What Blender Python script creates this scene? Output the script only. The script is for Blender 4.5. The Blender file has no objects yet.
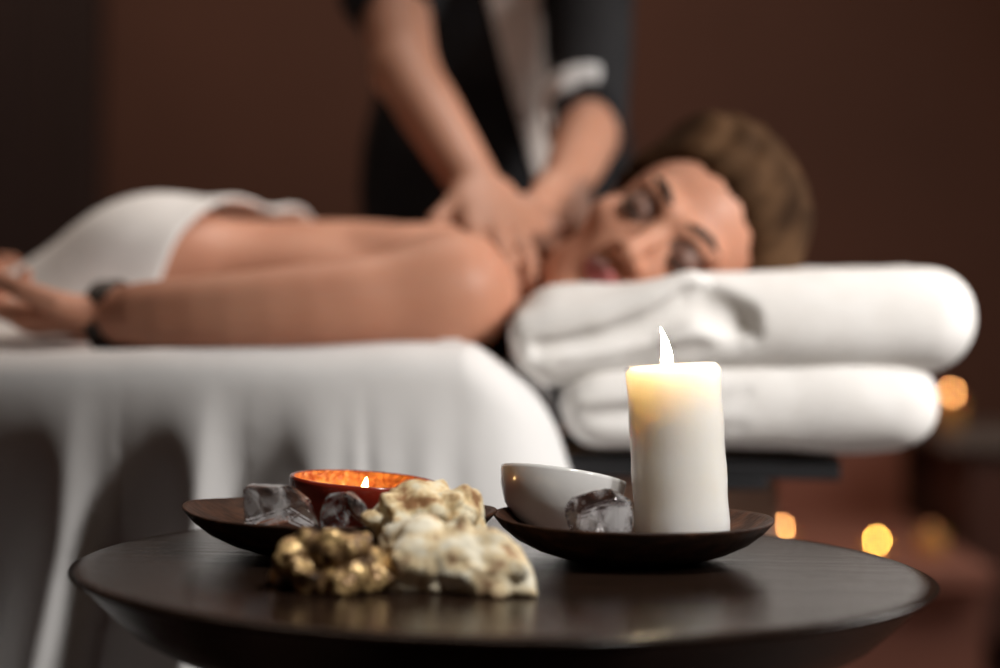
import bpy, bmesh, math, random
import numpy as np
from mathutils import Vector, Matrix, noise
from mathutils.bvhtree import BVHTree

scene = bpy.context.scene
col = scene.collection
R = math.radians
PI = math.pi

# ------------------------------------------------------------------ camera
F_PX = 2100.0
CAM_Z = 0.7665
CAM_ROT = (Matrix.Rotation(R(90) - math.atan(60 / F_PX), 3, 'X') @ Matrix.Rotation(R(1.1), 3, 'Z'))
cam_data = bpy.data.cameras.new('camera')
cam = bpy.data.objects.new('camera', cam_data)
col.objects.link(cam)
cam.location = (0, 0, CAM_Z)
cam.rotation_euler = CAM_ROT.to_euler()
cam_data.sensor_fit = 'HORIZONTAL'
cam_data.sensor_width = 36.0
cam_data.lens = F_PX / 1000 * 36.0
cam_data.clip_start = 0.05
cam_data.dof.use_dof = True
cam_data.dof.focus_distance = 1.54
cam_data.dof.aperture_fstop = 1.9
cam_data.dof.aperture_blades = 0
scene.camera = cam

# ------------------------------------------------------------------ view, world, lamps
scene.view_settings.view_transform = 'Standard'
scene.view_settings.look = 'None'
scene.view_settings.gamma = 1.0
scene.view_settings.use_curve_mapping = False
scene.view_settings.exposure = 0.0
scene.cycles.use_denoising = True
scene.cycles.max_bounces = 10
scene.cycles.transmission_bounces = 8
scene.cycles.sample_clamp_indirect = 4.0

world = bpy.data.worlds.new('room_air')
scene.world = world
world.use_nodes = True
bg = world.node_tree.nodes['Background']
bg.inputs[0].default_value = (1.0, 0.86, 0.75, 1)
bg.inputs[1].default_value = 0.012


def aim(o, target):
    d = Vector(target) - o.location
    o.rotation_euler = d.to_track_quat('-Z', 'Y').to_euler()


def lamp(name, kind, loc, target, power, color=(1, 1, 1), **kw):
    ld = bpy.data.lights.new(name, kind)
    ld.energy = power
    ld.color = color
    for k, v in kw.items():
        setattr(ld, k, v)
    o = bpy.data.objects.new(name, ld)
    col.objects.link(o)
    o.location = loc
    aim(o, target)
    return o


lamp('unseen_spot', 'SPOT', (1.72, 0.70, 1.80), (0.46, 1.97, 0.77), 320, (1.0, 0.965, 0.925),
     spot_size=R(37), spot_blend=1.0, shadow_soft_size=0.20)  # unseen key spot for the light from the right, no fixture
lamp('unseen_spot', 'SPOT', (0.55, 0.92, 1.95), (0.06, 1.45, 0.60), 74, (1.0, 0.95, 0.88),
     spot_size=R(28), spot_blend=0.7, shadow_soft_size=0.10)  # unseen spot added to brighten the things on the side table
lamp('unseen_spot', 'SPOT', (0.05, 2.66, 2.60), (-0.24, 2.46, 0.80), 75, (1.0, 0.94, 0.88),
     spot_size=R(36), spot_blend=1.0, shadow_soft_size=0.12)  # unseen overhead spot added to light the hips and back
lamp('side_sheen_fill', 'AREA', (1.95, 2.75, 1.75), (0.25, 1.5, 0.6), 24, (1.0, 0.95, 0.9),
     shape='RECTANGLE', size=0.7, size_y=1.0)  # added fill for the table sheen; there is no window here
lamp('wall_fill', 'AREA', (-0.2, 2.9, 2.6), (-0.1, 3.6, 0.6), 18.0, (1.0, 0.76, 0.60),
     shape='RECTANGLE', size=2.2, size_y=0.8)  # added area fill that lifts the dim back wall


def P(px, py, d):
    """photo pixel + distance from the camera wall -> point in the room"""
    v = CAM_ROT @ Vector(((px - 500) / F_PX, (334 - py) / F_PX, -1.0))
    return Vector((0, 0, CAM_Z)) + v * (d / v.y)


# ------------------------------------------------------------------ object helpers
def tag(o, label=None, cat=None, group=None, kind=None):
    if label: o['label'] = label
    if cat: o['category'] = cat
    if group: o['group'] = group
    if kind: o['kind'] = kind
    return o


def empty(name, loc, label, cat, group=None):
    o = bpy.data.objects.new(name, None)
    col.objects.link(o)
    o.location = loc
    o.empty_display_size = 0.05
    return tag(o, label, cat, group)


def link_mesh(name, me, mats, parent=None):
    o = bpy.data.objects.new(name, me)
    col.objects.link(o)
    for m in (mats if isinstance(mats, (list, tuple)) else [mats]):
        me.materials.append(m)
    if parent is not None:
        o.parent = parent
        o.matrix_parent_inverse = Matrix.Translation(-parent.location)
    return o


def from_bm(name, bm, mats, parent=None, smooth=True):
    bmesh.ops.recalc_face_normals(bm, faces=bm.faces)
    me = bpy.data.meshes.new(name)
    bm.to_mesh(me)
    bm.free()
    if smooth:
        me.polygons.foreach_set('use_smooth', [True] * len(me.polygons))
    return link_mesh(name, me, mats, parent)


def from_data(name, verts, faces, mats, parent=None, smooth=True, mat_idx=None):
    me = bpy.data.meshes.new(name)
    me.from_pydata([tuple(v) for v in verts], [], [tuple(int(i) for i in f) for f in faces])
    if smooth:
        me.polygons.foreach_set('use_smooth', [True] * len(me.polygons))
    o = link_mesh(name, me, mats, parent)
    if mat_idx is not None:
        me.polygons.foreach_set('material_index', [int(i) for i in mat_idx])
    me.update()
    return o


def bm_box(bm, lo, hi, bevel=0.0, seg=2):
    lo, hi = Vector(lo), Vector(hi)
    r = bmesh.ops.create_cube(bm, size=1.0)
    vs = r['verts']
    for v in vs:
        v.co = Vector(((v.co.x + .5) * (hi.x - lo.x) + lo.x, (v.co.y + .5) * (hi.y - lo.y) + lo.y,
                       (v.co.z + .5) * (hi.z - lo.z) + lo.z))
    if bevel > 0:
        es = set()
        for v in vs: es.update(v.link_edges)
        bmesh.ops.bevel(bm, geom=list(es), offset=bevel, segments=seg, profile=0.5, affect='EDGES')


def box(name, lo, hi, mat, parent=None, bevel=0.004, smooth=False):
    bm = bmesh.new()
    bm_box(bm, lo, hi, bevel)
    return from_bm(name, bm, mat, parent, smooth)


def bm_lathe(bm, prof, center=(0, 0, 0), n=96, sx=1.0, sy=1.0, wob=None):
    """prof: list of (radius, z); closed at the axis when radius is 0"""
    c = Vector(center)
    rings = []
    for (r, z) in prof:
        if r < 1e-6:
            rings.append([bm.verts.new(c + Vector((0, 0, z)))])
        else:
            ring = []
            for i in range(n):
                a = 2 * PI * i / n
                rr, zz = r, z
                if wob: rr, zz = wob(a, r, z)
                ring.append(bm.verts.new(c + Vector((rr * math.cos(a) * sx, rr * math.sin(a) * sy, zz))))
            rings.append(ring)
    for A, B in zip(rings[:-1], rings[1:]):
        for i in range(n):
            j = (i + 1) % n
            if len(A) == 1 and len(B) == 1: continue
            if len(A) == 1: bm.faces.new((A[0], B[i], B[j]))
            elif len(B) == 1: bm.faces.new((A[i], A[j], B[0]))
            else: bm.faces.new((A[i], A[j], B[j], B[i]))


def bm_tube(bm, pts, rad, n=10):
    pts = [Vector(p) for p in pts]
    rads = rad if isinstance(rad, (list, tuple)) else [rad] * len(pts)
    rings = []
    ref = Vector((0, 0, 1))
    for i, p in enumerate(pts):
        t = (pts[min(i + 1, len(pts) - 1)] - pts[max(i - 1, 0)]).normalized()
        if abs(t.dot(ref)) > .95: ref = Vector((1, 0, 0))
        a = t.cross(ref).normalized()
        b = t.cross(a).normalized()
        rings.append([bm.verts.new(p + (a * math.cos(2 * PI * k / n) + b * math.sin(2 * PI * k / n)) * rads[i]) for k in range(n)])
    for A, B in zip(rings[:-1], rings[1:]):
        for k in range(n):
            bm.faces.new((A[k], A[(k + 1) % n], B[(k + 1) % n], B[k]))
    bm.faces.new(rings[0]); bm.faces.new(rings[-1])


def rot_about(o_list, pivot, M):
    """bake a small tilt into the meshes"""
    T = Matrix.Translation(pivot) @ M.to_4x4() @ Matrix.Translation(-Vector(pivot))
    for o in o_list: o.data.transform(T)


# ------------------------------------------------------------------ signed distance modelling
class Field:
    def __init__(s, lo, hi, h):
        s.lo = np.array(lo, np.float32); s.h = h
        s.n = np.ceil((np.array(hi) - np.array(lo)) / h).astype(int) + 1
        s.v = np.full(s.n, 0.06, np.float32)

    def win(s, lo, hi):
        a = np.clip(np.floor((np.array(lo) - s.lo) / s.h).astype(int), 0, s.n - 1)
        b = np.clip(np.ceil((np.array(hi) - s.lo) / s.h).astype(int) + 1, 1, s.n)
        b = np.maximum(b, a + 1)
        sl = tuple(slice(i, j) for i, j in zip(a, b))
        ax = [s.lo[i] + s.h * np.arange(a[i], b[i], dtype=np.float32) for i in range(3)]
        return sl, np.meshgrid(*ax, indexing='ij')

    def _mix(s, sl, d, k, sub):
        a = s.v[sl]
        if sub:
            d = -d
            if k > 0:
                hh = np.clip(.5 - .5 * (a - d) / k, 0, 1)
                s.v[sl] = a * (1 - hh) + d * hh + k * hh * (1 - hh)
            else: s.v[sl] = np.maximum(a, d)
        else:
            if k > 0:
                hh = np.clip(.5 + .5 * (a - d) / k, 0, 1)
                s.v[sl] = a * (1 - hh) + d * hh - k * hh * (1 - hh)
            else: s.v[sl] = np.minimum(a, d)

    def cone(s, a, b, ra, rb, k=.02, sub=False):
        a, b = np.array(a, float), np.array(b, float)
        m = max(ra, rb) + k + 3 * s.h
        sl, (X, Y, Z) = s.win(np.minimum(a, b) - m, np.maximum(a, b) + m)
        ab = b - a; L = max(float(ab @ ab), 1e-9)
        t = np.clip(((X - a[0]) * ab[0] + (Y - a[1]) * ab[1] + (Z - a[2]) * ab[2]) / L, 0, 1)
        d = np.sqrt((X - a[0] - t * ab[0]) ** 2 + (Y - a[1] - t * ab[1]) ** 2 + (Z - a[2] - t * ab[2]) ** 2) - (ra + (rb - ra) * t)
        s._mix(sl, d, k, sub)

    def chain(s, pts, rads, k=.02, sub=False):
        pts = [np.array(p, float) for p in pts]
        m = max(rads) + k + 3 * s.h
        sl, (X, Y, Z) = s.win(np.min(pts, 0) - m, np.max(pts, 0) + m)
        d = None
        for i in range(len(pts) - 1):
            a, ab = pts[i], pts[i + 1] - pts[i]
            t = np.clip(((X - a[0]) * ab[0] + (Y - a[1]) * ab[1] + (Z - a[2]) * ab[2]) / max(float(ab @ ab), 1e-9), 0, 1)
            t = t.astype(np.float32)
            dd = np.sqrt((X - a[0] - t * ab[0]) ** 2 + (Y - a[1] - t * ab[1]) ** 2 + (Z - a[2] - t * ab[2]) ** 2) - (rads[i] + (rads[i + 1] - rads[i]) * t)
            d = dd if d is None else np.minimum(d, dd)
        s._mix(sl, d.astype(np.float32), k, sub)

    def ell(s, c, r, M=None, k=.02, sub=False):
        c = np.array(c, float); r = np.array(r, float)
        M = np.eye(3) if M is None else np.array(M, float)        # columns = local axes
        ext = np.sqrt(((M * r) ** 2).sum(1)) + k + 3 * s.h
        sl, (X, Y, Z) = s.win(c - ext, c + ext)
        X, Y, Z = X - c[0], Y - c[1], Z - c[2]
        q = [(X * M[0, i] + Y * M[1, i] + Z * M[2, i]) / r[i] for i in range(3)]
        k0 = np.sqrt(q[0] ** 2 + q[1] ** 2 + q[2] ** 2)
        k1 = np.sqrt(sum((q[i] / r[i]) ** 2 for i in range(3))) + 1e-9
        s._mix(sl, (k0 * (k0 - 1) / k1).astype(np.float32), k, sub)

    def func(s, fn, lo, hi, k=.01, sub=False):
        sl, (X, Y, Z) = s.win(lo, hi)
        s._mix(sl, fn(X, Y, Z).astype(np.float32), k, sub)

    def grid(s):
        return s.win(s.lo, s.lo + s.h * (s.n - 1))[1]

    def mesh(s):
        """naive surface nets"""
        v = s.v.copy()
        for ax in range(3):                     # closed at the border
            sl = [slice(None)] * 3
            for e in (0, -1):
                sl[ax] = e; v[tuple(sl)] = np.maximum(v[tuple(sl)], 1e-3)
        ins = v < 0
        c = [ins[i:ins.shape[0] - 1 + i, j:ins.shape[1] - 1 + j, k:ins.shape[2] - 1 + k]
             for i in (0, 1) for j in (0, 1) for k in (0, 1)]
        tot = sum(x.astype(np.int8) for x in c)
        cell = (tot > 0) & (tot < 8)
        idx = np.argwhere(cell)
        cid = np.full(cell.shape, -1, np.int32)
        cid[cell] = np.arange(len(idx))
        acc = np.zeros((len(idx), 3)); cnt = np.zeros(len(idx))
        offs = [(i, j, k) for i in (0, 1) for j in (0, 1) for k in (0, 1)]
        for p in offs:
            for ax in range(3):
                if p[ax]: continue
                q = list(p); q[ax] = 1
                a = v[idx[:, 0] + p[0], idx[:, 1] + p[1], idx[:, 2] + p[2]]
                b = v[idx[:, 0] + q[0], idx[:, 1] + q[1], idx[:, 2] + q[2]]
                m = (a < 0) != (b < 0)
                t = np.where(m, a / np.where(a == b, 1, a - b), 0)
                pos = np.array(p, float)[None, :].repeat(len(idx), 0)
                pos[:, ax] += t
                acc[m] += pos[m]; cnt[m] += 1
        verts = s.lo + s.h * (idx + acc / cnt[:, None])
        faces = []
        for ax in range(3):
            sa = [slice(None)] * 3; sb = [slice(None)] * 3
            sa[ax] = slice(0, -1); sb[ax] = slice(1, None)
            A, B = ins[tuple(sa)], ins[tuple(sb)]
            e = np.argwhere(A != B)
            u, w = [(1, 2), (2, 0), (0, 1)][ax]
            ok = (e[:, u] > 0) & (e[:, w] > 0) & (e[:, u] < s.n[u] - 1) & (e[:, w] < s.n[w] - 1)
            e = e[ok]
            flip = ~A[e[:, 0], e[:, 1], e[:, 2]]
            def cc(du, dw):
                f = e.copy(); f[:, u] += du; f[:, w] += dw
                return cid[f[:, 0], f[:, 1], f[:, 2]]
            quad = np.stack([cc(-1, -1), cc(0, -1), cc(0, 0), cc(-1, 0)], 1)
            quad[flip] = quad[flip][:, ::-1]
            faces.append(quad)
        return verts, np.concatenate(faces)

    def obj(s, name, mats, parent=None, pick=None):
        V, Fc = s.mesh()
        mi = None
        if pick is not None:
            mi = pick(V[Fc].mean(1))
        return from_data(name, V, Fc, mats, parent, True, mi)


def np_noise(X, Y, Z, f, seed=0):
    """cheap smooth pseudo noise in -1..1"""
    rs = np.random.RandomState(seed)
    out = np.zeros_like(X)
    for i in range(5):
        d = rs.normal(size=3); d /= np.linalg.norm(d)
        d2 = rs.normal(size=3); d2 /= np.linalg.norm(d2)
        ph = rs.uniform(0, 6.28, 2)
        out += np.sin(f * (X * d[0] + Y * d[1] + Z * d[2]) + ph[0] + 1.3 * np.sin(f * .7 * (X * d2[0] + Y * d2[1] + Z * d2[2]) + ph[1]))
    return out / 5


# ------------------------------------------------------------------ materials
def new_mat(name):
    m = bpy.data.materials.new(name)
    m.use_nodes = True
    return m, m.node_tree, m.node_tree.nodes['Principled BSDF']


def mat(name, color, rough=.5, metal=0.0, spec=.5, sss=0.0, sss_r=(1, .4, .2), sss_scale=.01, coat=0.0, trans=0.0,
        ior=1.45, emit=None, emit_s=0.0, var=None, var_scale=8.0, stretch=(1, 1, 1), bump=0.0, bump_scale=40.0,
        bump_dist=.01, sheen=0.0, wave=None, detail=4.0, ramp=(.35, .65), coords='Object', rough2=None):
    m, nt, b = new_mat(name)
    b.inputs['Base Color'].default_value = (*color, 1)
    b.inputs['Roughness'].default_value = rough
    b.inputs['Metallic'].default_value = metal
    b.inputs['Specular IOR Level'].default_value = spec
    b.inputs['IOR'].default_value = ior
    b.inputs['Coat Weight'].default_value = coat
    b.inputs['Coat Roughness'].default_value = .08
    b.inputs['Transmission Weight'].default_value = trans
    b.inputs['Sheen Weight'].default_value = sheen
    if sss:
        b.inputs['Subsurface Weight'].default_value = sss
        b.inputs['Subsurface Radius'].default_value = sss_r
        b.inputs['Subsurface Scale'].default_value = sss_scale
    if emit:
        b.inputs['Emission Color'].default_value = (*emit, 1)
        b.inputs['Emission Strength'].default_value = emit_s
    N = nt.nodes; L = nt.links
    tc = N.new('ShaderNodeTexCoord')
    mp = N.new('ShaderNodeMapping')
    mp.inputs['Scale'].default_value = stretch
    L.new(tc.outputs[coords], mp.inputs['Vector'])
    if var is not None:
        n = N.new('ShaderNodeTexNoise')
        n.inputs['Scale'].default_value = var_scale
        n.inputs['Detail'].default_value = detail
        L.new(mp.outputs[0], n.inputs['Vector'])
        r = N.new('ShaderNodeValToRGB')
        r.color_ramp.elements[0].position = ramp[0]
        r.color_ramp.elements[1].position = ramp[1]
        r.color_ramp.elements[0].color = (*color, 1)
        r.color_ramp.elements[1].color = (*var, 1)
        L.new(n.outputs['Fac'], r.inputs[0])
        L.new(r.outputs[0], b.inputs['Base Color'])
        if rough2 is not None:
            mr = N.new('ShaderNodeMapRange')
            mr.inputs['To Min'].default_value = rough
            mr.inputs['To Max'].default_value = rough2
            L.new(n.outputs['Fac'], mr.inputs['Value'])
            L.new(mr.outputs[0], b.inputs['Roughness'])
    if bump:
        n2 = N.new('ShaderNodeTexVoronoi' if wave == 'voronoi' else 'ShaderNodeTexNoise')
        n2.inputs['Scale'].default_value = bump_scale
        L.new(mp.outputs[0], n2.inputs['Vector'])
        bp = N.new('ShaderNodeBump')
        bp.inputs['Strength'].default_value = bump
        bp.inputs['Distance'].default_value = bump_dist
        L.new(n2.outputs['Distance' if wave == 'voronoi' else 'Fac'], bp.inputs['Height'])
        L.new(bp.outputs[0], b.inputs['Normal'])
    return m


M = {}
M['wall'] = mat('wall_plaster', (.130, .057, .037), .75, var=(.104, .046, .030), var_scale=1.5, bump=.1, bump_scale=60)
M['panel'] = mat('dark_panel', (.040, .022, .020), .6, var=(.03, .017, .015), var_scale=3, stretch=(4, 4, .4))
M['floor'] = mat('floor_wood', (.13, .065, .045), .45, var=(.09, .042, .03), var_scale=5, stretch=(.4, 6, 1), bump=.1)
M['ceiling'] = mat('ceiling_paint', (.10, .07, .055), .8, var=(.09, .06, .05))
M['redwood'] = mat('reddish_wood', (.42, .19, .14), .45, var=(.33, .145, .105), var_scale=4, stretch=(.5, 5, 5), bump=.08)
M['cabinet'] = mat('cabinet_wood', (.13, .06, .046), .5, var=(.10, .046, .036), var_scale=4, stretch=(5, 5, .5), bump=.08)
M['stone_top'] = mat('grey_top', (.22, .19, .17), .4, var=(.17, .145, .13), var_scale=9)
M['sheet'] = mat('sheet_linen', (.80, .79, .785), .85, spec=.2, sheen=.15, var=(.77, .76, .755), var_scale=3, bump=.18, bump_scale=26, bump_dist=.006)
M['towel'] = mat('terry_cotton', (.80, .78, .76), .95, spec=.1, sheen=.1, var=(.76, .735, .71), var_scale=30, bump=.5, bump_scale=420, bump_dist=.002)
M['pad'] = mat('tan_leatherette', (.40, .24, .15), .5, var=(.33, .19, .12), var_scale=12, bump=.1, bump_scale=200)
M['blackmetal'] = mat('black_metal', (.012, .012, .013), .4, var=(.018, .018, .02))
M['palewood'] = mat('pale_wood', (.42, .27, .20), .5, var=(.36, .22, .16), var_scale=6, stretch=(1, 8, 8))
M['skin'] = mat('skin', (.56, .275, .180), .5, spec=.35, sss=.12, sss_scale=.012, var=(.51, .235, .15), var_scale=14, bump=.05, bump_scale=300, bump_dist=.001)
M['lips'] = mat('lips', (.40, .12, .11), .35, sss=.1, var=(.36, .10, .10))
M['lid'] = mat('lid_makeup_shade', (.17, .085, .062), .5, var=(.14, .07, .05))  # lid makeup with the eye socket shade painted in
M['skin_pale'] = mat('pale_skin', (.41, .20, .130), .5, spec=.35, sss=.12, sss_scale=.012, var=(.37, .175, .11), var_scale=14, bump=.05, bump_scale=300, bump_dist=.001)
M['hair'] = mat('brown_hair', (.022, .011, .006), .85, spec=.04, var=(.088, .047, .024), var_scale=16, stretch=(1, 1, 1), bump=.4, bump_scale=90, bump_dist=.004)
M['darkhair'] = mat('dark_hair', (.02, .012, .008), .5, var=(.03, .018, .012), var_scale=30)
M['black_cloth'] = mat('black_cloth', (.012, .012, .014), .8, spec=.2, var=(.016, .016, .018), var_scale=20, bump=.2, bump_scale=300, bump_dist=.002)
M['grey_cloth'] = mat('grey_cloth', (.72, .66, .62), .85, spec=.2, var=(.66, .60, .56), var_scale=10, bump=.2, bump_scale=200, bump_dist=.002)
M['white_cloth'] = mat('white_cloth', (.72, .72, .72), .85, spec=.2, var=(.68, .68, .68))
M['candle_glow'] = mat('flame_small', (1, .6, .2), 1, emit=(1.0, .55, .16), emit_s=95)


def wood_table():
    m, nt, b = new_mat('dark_table_wood')
    N, L = nt.nodes, nt.links
    tc = N.new('ShaderNodeTexCoord'); mp = N.new('ShaderNodeMapping')
    mp.inputs['Scale'].default_value = (1.0, 40, 8)
    mp.inputs['Rotation'].default_value = (0, 0, R(3))
    L.new(tc.outputs['Object'], mp.inputs['Vector'])
    n = N.new('ShaderNodeTexNoise'); n.inputs['Scale'].default_value = 3.2; n.inputs['Detail'].default_value = 7
    n.inputs['Roughness'].default_value = .65; n.inputs['Distortion'].default_value = .4
    L.new(mp.outputs[0], n.inputs['Vector'])
    r = N.new('ShaderNodeValToRGB')
    r.color_ramp.elements[0].position = .33; r.color_ramp.elements[0].color = (.007, .004, .003, 1)
    r.color_ramp.elements[1].position = .68; r.color_ramp.elements[1].color = (.034, .019, .013, 1)
    L.new(n.outputs['Fac'], r.inputs[0]); L.new(r.outputs[0], b.inputs['Base Color'])
    mr = N.new('ShaderNodeMapRange'); mr.inputs['To Min'].default_value = .09; mr.inputs['To Max'].default_value = .22
    L.new(n.outputs['Fac'], mr.inputs['Value']); L.new(mr.outputs[0], b.inputs['Roughness'])
    bp = N.new('ShaderNodeBump'); bp.inputs['Strength'].default_value = .45; bp.inputs['Distance'].default_value = .001
    L.new(n.outputs['Fac'], bp.inputs['Height']); L.new(bp.outputs[0], b.inputs['Normal'])
    b.inputs['Specular IOR Level'].default_value = .22
    return m


M['table'] = wood_table()
M['dish'] = mat('dark_dish_wood', (.030, .013, .008), .5, spec=.3, var=(.085, .036, .020), var_scale=90, stretch=(.6, 1, 1), bump=.55, bump_scale=260, bump_dist=.0012, ramp=(.45, .7))
M['ceramic'] = mat('white_ceramic', (.78, .78, .78), .18, spec=.5, coat=.4, var=(.77, .77, .77))
M['redbowl'] = mat('red_lacquer', (.30, .028, .014), .2, coat=.6, var=(.22, .018, .010), var_scale=14, bump=.05)
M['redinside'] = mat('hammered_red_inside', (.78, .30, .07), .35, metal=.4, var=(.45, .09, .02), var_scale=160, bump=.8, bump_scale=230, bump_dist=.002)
M['wick'] = mat('wick', (.01, .008, .006), .9, var=(.02, .015, .01))
M['amberwax'] = mat('amber_wax', (.75, .40, .12), .4, sss=.5, sss_scale=.01, var=(.7, .36, .1))


def wax_mat():
    m = mat('ivory_wax', (.88, .86, .82), .27, spec=.4, sss=1.0, sss_r=(1.0, .84, .60), sss_scale=.050, var=(.85, .82, .765), var_scale=12)
    return m


M['wax'] = wax_mat()
M['wax'].node_tree.nodes['Principled BSDF'].subsurface_method = 'BURLEY'


def flame_mat(name, col_lo, col_hi, s):
    m = bpy.data.materials.new(name); m.use_nodes = True
    nt = m.node_tree; N, L = nt.nodes, nt.links
    N.remove(N['Principled BSDF'])
    e = N.new('ShaderNodeEmission'); e.inputs['Strength'].default_value = s
    tc = N.new('ShaderNodeTexCoord'); sp = N.new('ShaderNodeSeparateXYZ')
    L.new(tc.outputs['Generated'], sp.inputs[0])
    r = N.new('ShaderNodeValToRGB')
    r.color_ramp.elements[0].color = (*col_lo, 1); r.color_ramp.elements[1].color = (*col_hi, 1)
    r.color_ramp.elements[1].position = .45
    L.new(sp.outputs['Z'], r.inputs[0]); L.new(r.outputs[0], e.inputs['Color'])
    L.new(e.outputs[0], N['Material Output'].inputs['Surface'])
    return m


M['flame'] = flame_mat('candle_flame', (1.0, .70, .36), (1.0, .82, .52), 150)
M['flame_bowl'] = flame_mat('bowl_flame', (1.0, .52, .15), (1.0, .64, .26), 58)


def crystal_mat(name, tint, dark, cloud):
    m, nt, b = new_mat(name)
    N, L = nt.nodes, nt.links
    b.inputs['Roughness'].default_value = .05
    b.inputs['IOR'].default_value = 1.38
    tc = N.new('ShaderNodeTexCoord')
    n = N.new('ShaderNodeTexNoise'); n.inputs['Scale'].default_value = 48; n.inputs['Detail'].default_value = 1.5
    n.inputs['Distortion'].default_value = 1.6
    L.new(tc.outputs['Object'], n.inputs['Vector'])
    r = N.new('ShaderNodeValToRGB')
    r.color_ramp.elements[0].position = .40; r.color_ramp.elements[0].color = (*dark, 1)
    r.color_ramp.elements[1].position = .62; r.color_ramp.elements[1].color = (*tint, 1)
    L.new(n.outputs['Fac'], r.inputs[0]); L.new(r.outputs[0], b.inputs['Base Color'])
    mr = N.new('ShaderNodeMapRange')
    mr.inputs['From Min'].default_value = .50; mr.inputs['From Max'].default_value = .66
    mr.inputs['To Min'].default_value = 1.0; mr.inputs['To Max'].default_value = cloud
    L.new(n.outputs['Fac'], mr.inputs['Value']); L.new(mr.outputs[0], b.inputs['Transmission Weight'])
    return m


M['crystal_smoke'] = crystal_mat('smoky_crystal', (.92, .92, .95), (.72, .70, .72), .62)
M['crystal_clear'] = crystal_mat('clear_crystal', (.96, .96, .98), (.86, .84, .86), .60)
M['crystal_white'] = crystal_mat('veined_crystal', (.88, .88, .91), (.50, .45, .46), .62)


def rock_mat(name, light, mid, dark, scale, metal=0.0, rough=.75, bs=60.0, spec=.3, rp=(.36, .47, .57)):
    m, nt, b = new_mat(name)
    N, L = nt.nodes, nt.links
    tc = N.new('ShaderNodeTexCoord')
    n = N.new('ShaderNodeTexNoise'); n.inputs['Scale'].default_value = scale; n.inputs['Detail'].default_value = 6
    n.inputs['Roughness'].default_value = .6
    L.new(tc.outputs['Object'], n.inputs['Vector'])
    r = N.new('ShaderNodeValToRGB')
    r.color_ramp.elements[0].position = rp[0]; r.color_ramp.elements[0].color = (*dark, 1)
    r.color_ramp.elements[1].position = rp[2]; r.color_ramp.elements[1].color = (*light, 1)
    e = r.color_ramp.elements.new(rp[1]); e.color = (*mid, 1)
    L.new(n.outputs['Fac'], r.inputs[0]); L.new(r.outputs[0], b.inputs['Base Color'])
    v = N.new('ShaderNodeTexVoronoi'); v.inputs['Scale'].default_value = bs * 2
    L.new(tc.outputs['Object'], v.inputs['Vector'])
    bp = N.new('ShaderNodeBump'); bp.inputs['Strength'].default_value = .5; bp.inputs['Distance'].default_value = .002
    L.new(v.outputs['Distance'], bp.inputs['Height']); L.new(bp.outputs[0], b.inputs['Normal'])
    b.inputs['Roughness'].default_value = rough
    b.inputs['Metallic'].default_value = metal
    b.inputs['Specular IOR Level'].default_value = spec
    return m


M['rock_beige'] = rock_mat('cream_mineral', (.93, .86, .66), (.84, .66, .38), (.36, .19, .09), 60)
M['rock_pale'] = rock_mat('pale_mineral', (.94, .89, .73), (.86, .71, .45), (.40, .23, .13), 46)
M['rock_gold'] = rock_mat('golden_ore', (.90, .64, .30), (.26, .15, .065), (.06, .034, .02), 75, metal=.35, rough=.36, bs=80, spec=.5, rp=(.36, .50, .61))

# ------------------------------------------------------------------ room
X0, X1, Y0, Y1, ZC = -2.4, 2.3, -1.0, 4.35, 2.75


def struct(name, lo, hi, m, bevel=0.0):
    o = box(name, lo, hi, m, None, bevel)
    o['kind'] = 'structure'
    return o


struct('floor', (X0 - .1, Y0 - .1, -.1), (X1 + .1, Y1 + .1, 0), M['floor'])
struct('ceiling', (X0 - .1, Y0 - .1, ZC), (X1 + .1, Y1 + .1, ZC + .1), M['ceiling'])
struct('wall_back', (X0 - .1, Y1, 0), (X1 + .1, Y1 + .1, ZC), M['wall'])
struct('wall_left', (X0 - .1, Y0, 0), (X0, Y1, ZC), M['wall'])
struct('wall_right', (X1, Y0, 0), (X1 + .1, Y1, ZC), M['wall'])
struct('wall_front', (X0 - .1, Y0 - .1, 0), (X1 + .1, Y0, ZC), M['wall'])

# dark pillar-like panel at the left of the back wall
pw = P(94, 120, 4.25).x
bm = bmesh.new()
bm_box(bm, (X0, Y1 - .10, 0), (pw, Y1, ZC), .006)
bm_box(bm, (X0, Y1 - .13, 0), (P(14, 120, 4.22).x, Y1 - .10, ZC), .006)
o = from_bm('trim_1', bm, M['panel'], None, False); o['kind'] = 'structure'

# low wooden ledge along the back wall that carries the small candles
LEDGE_Z = .292
led = empty('wooden_ledge', (.9, 3.85, 0), 'low reddish wooden ledge along the dark wall carrying small candles', 'ledge')
box('ledge_top', (.15, 3.50, LEDGE_Z - .04), (.835, Y1 - .005, LEDGE_Z), M['redwood'], led, .006)
box('ledge_front', (.18, 3.54, 0), (.83, 3.57, LEDGE_Z - .04), M['redwood'], led, .003)
box('ledge_back_board', (.15, 4.30, LEDGE_Z), (.835, 4.345, .50), M['redwood'], led, .003)

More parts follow.
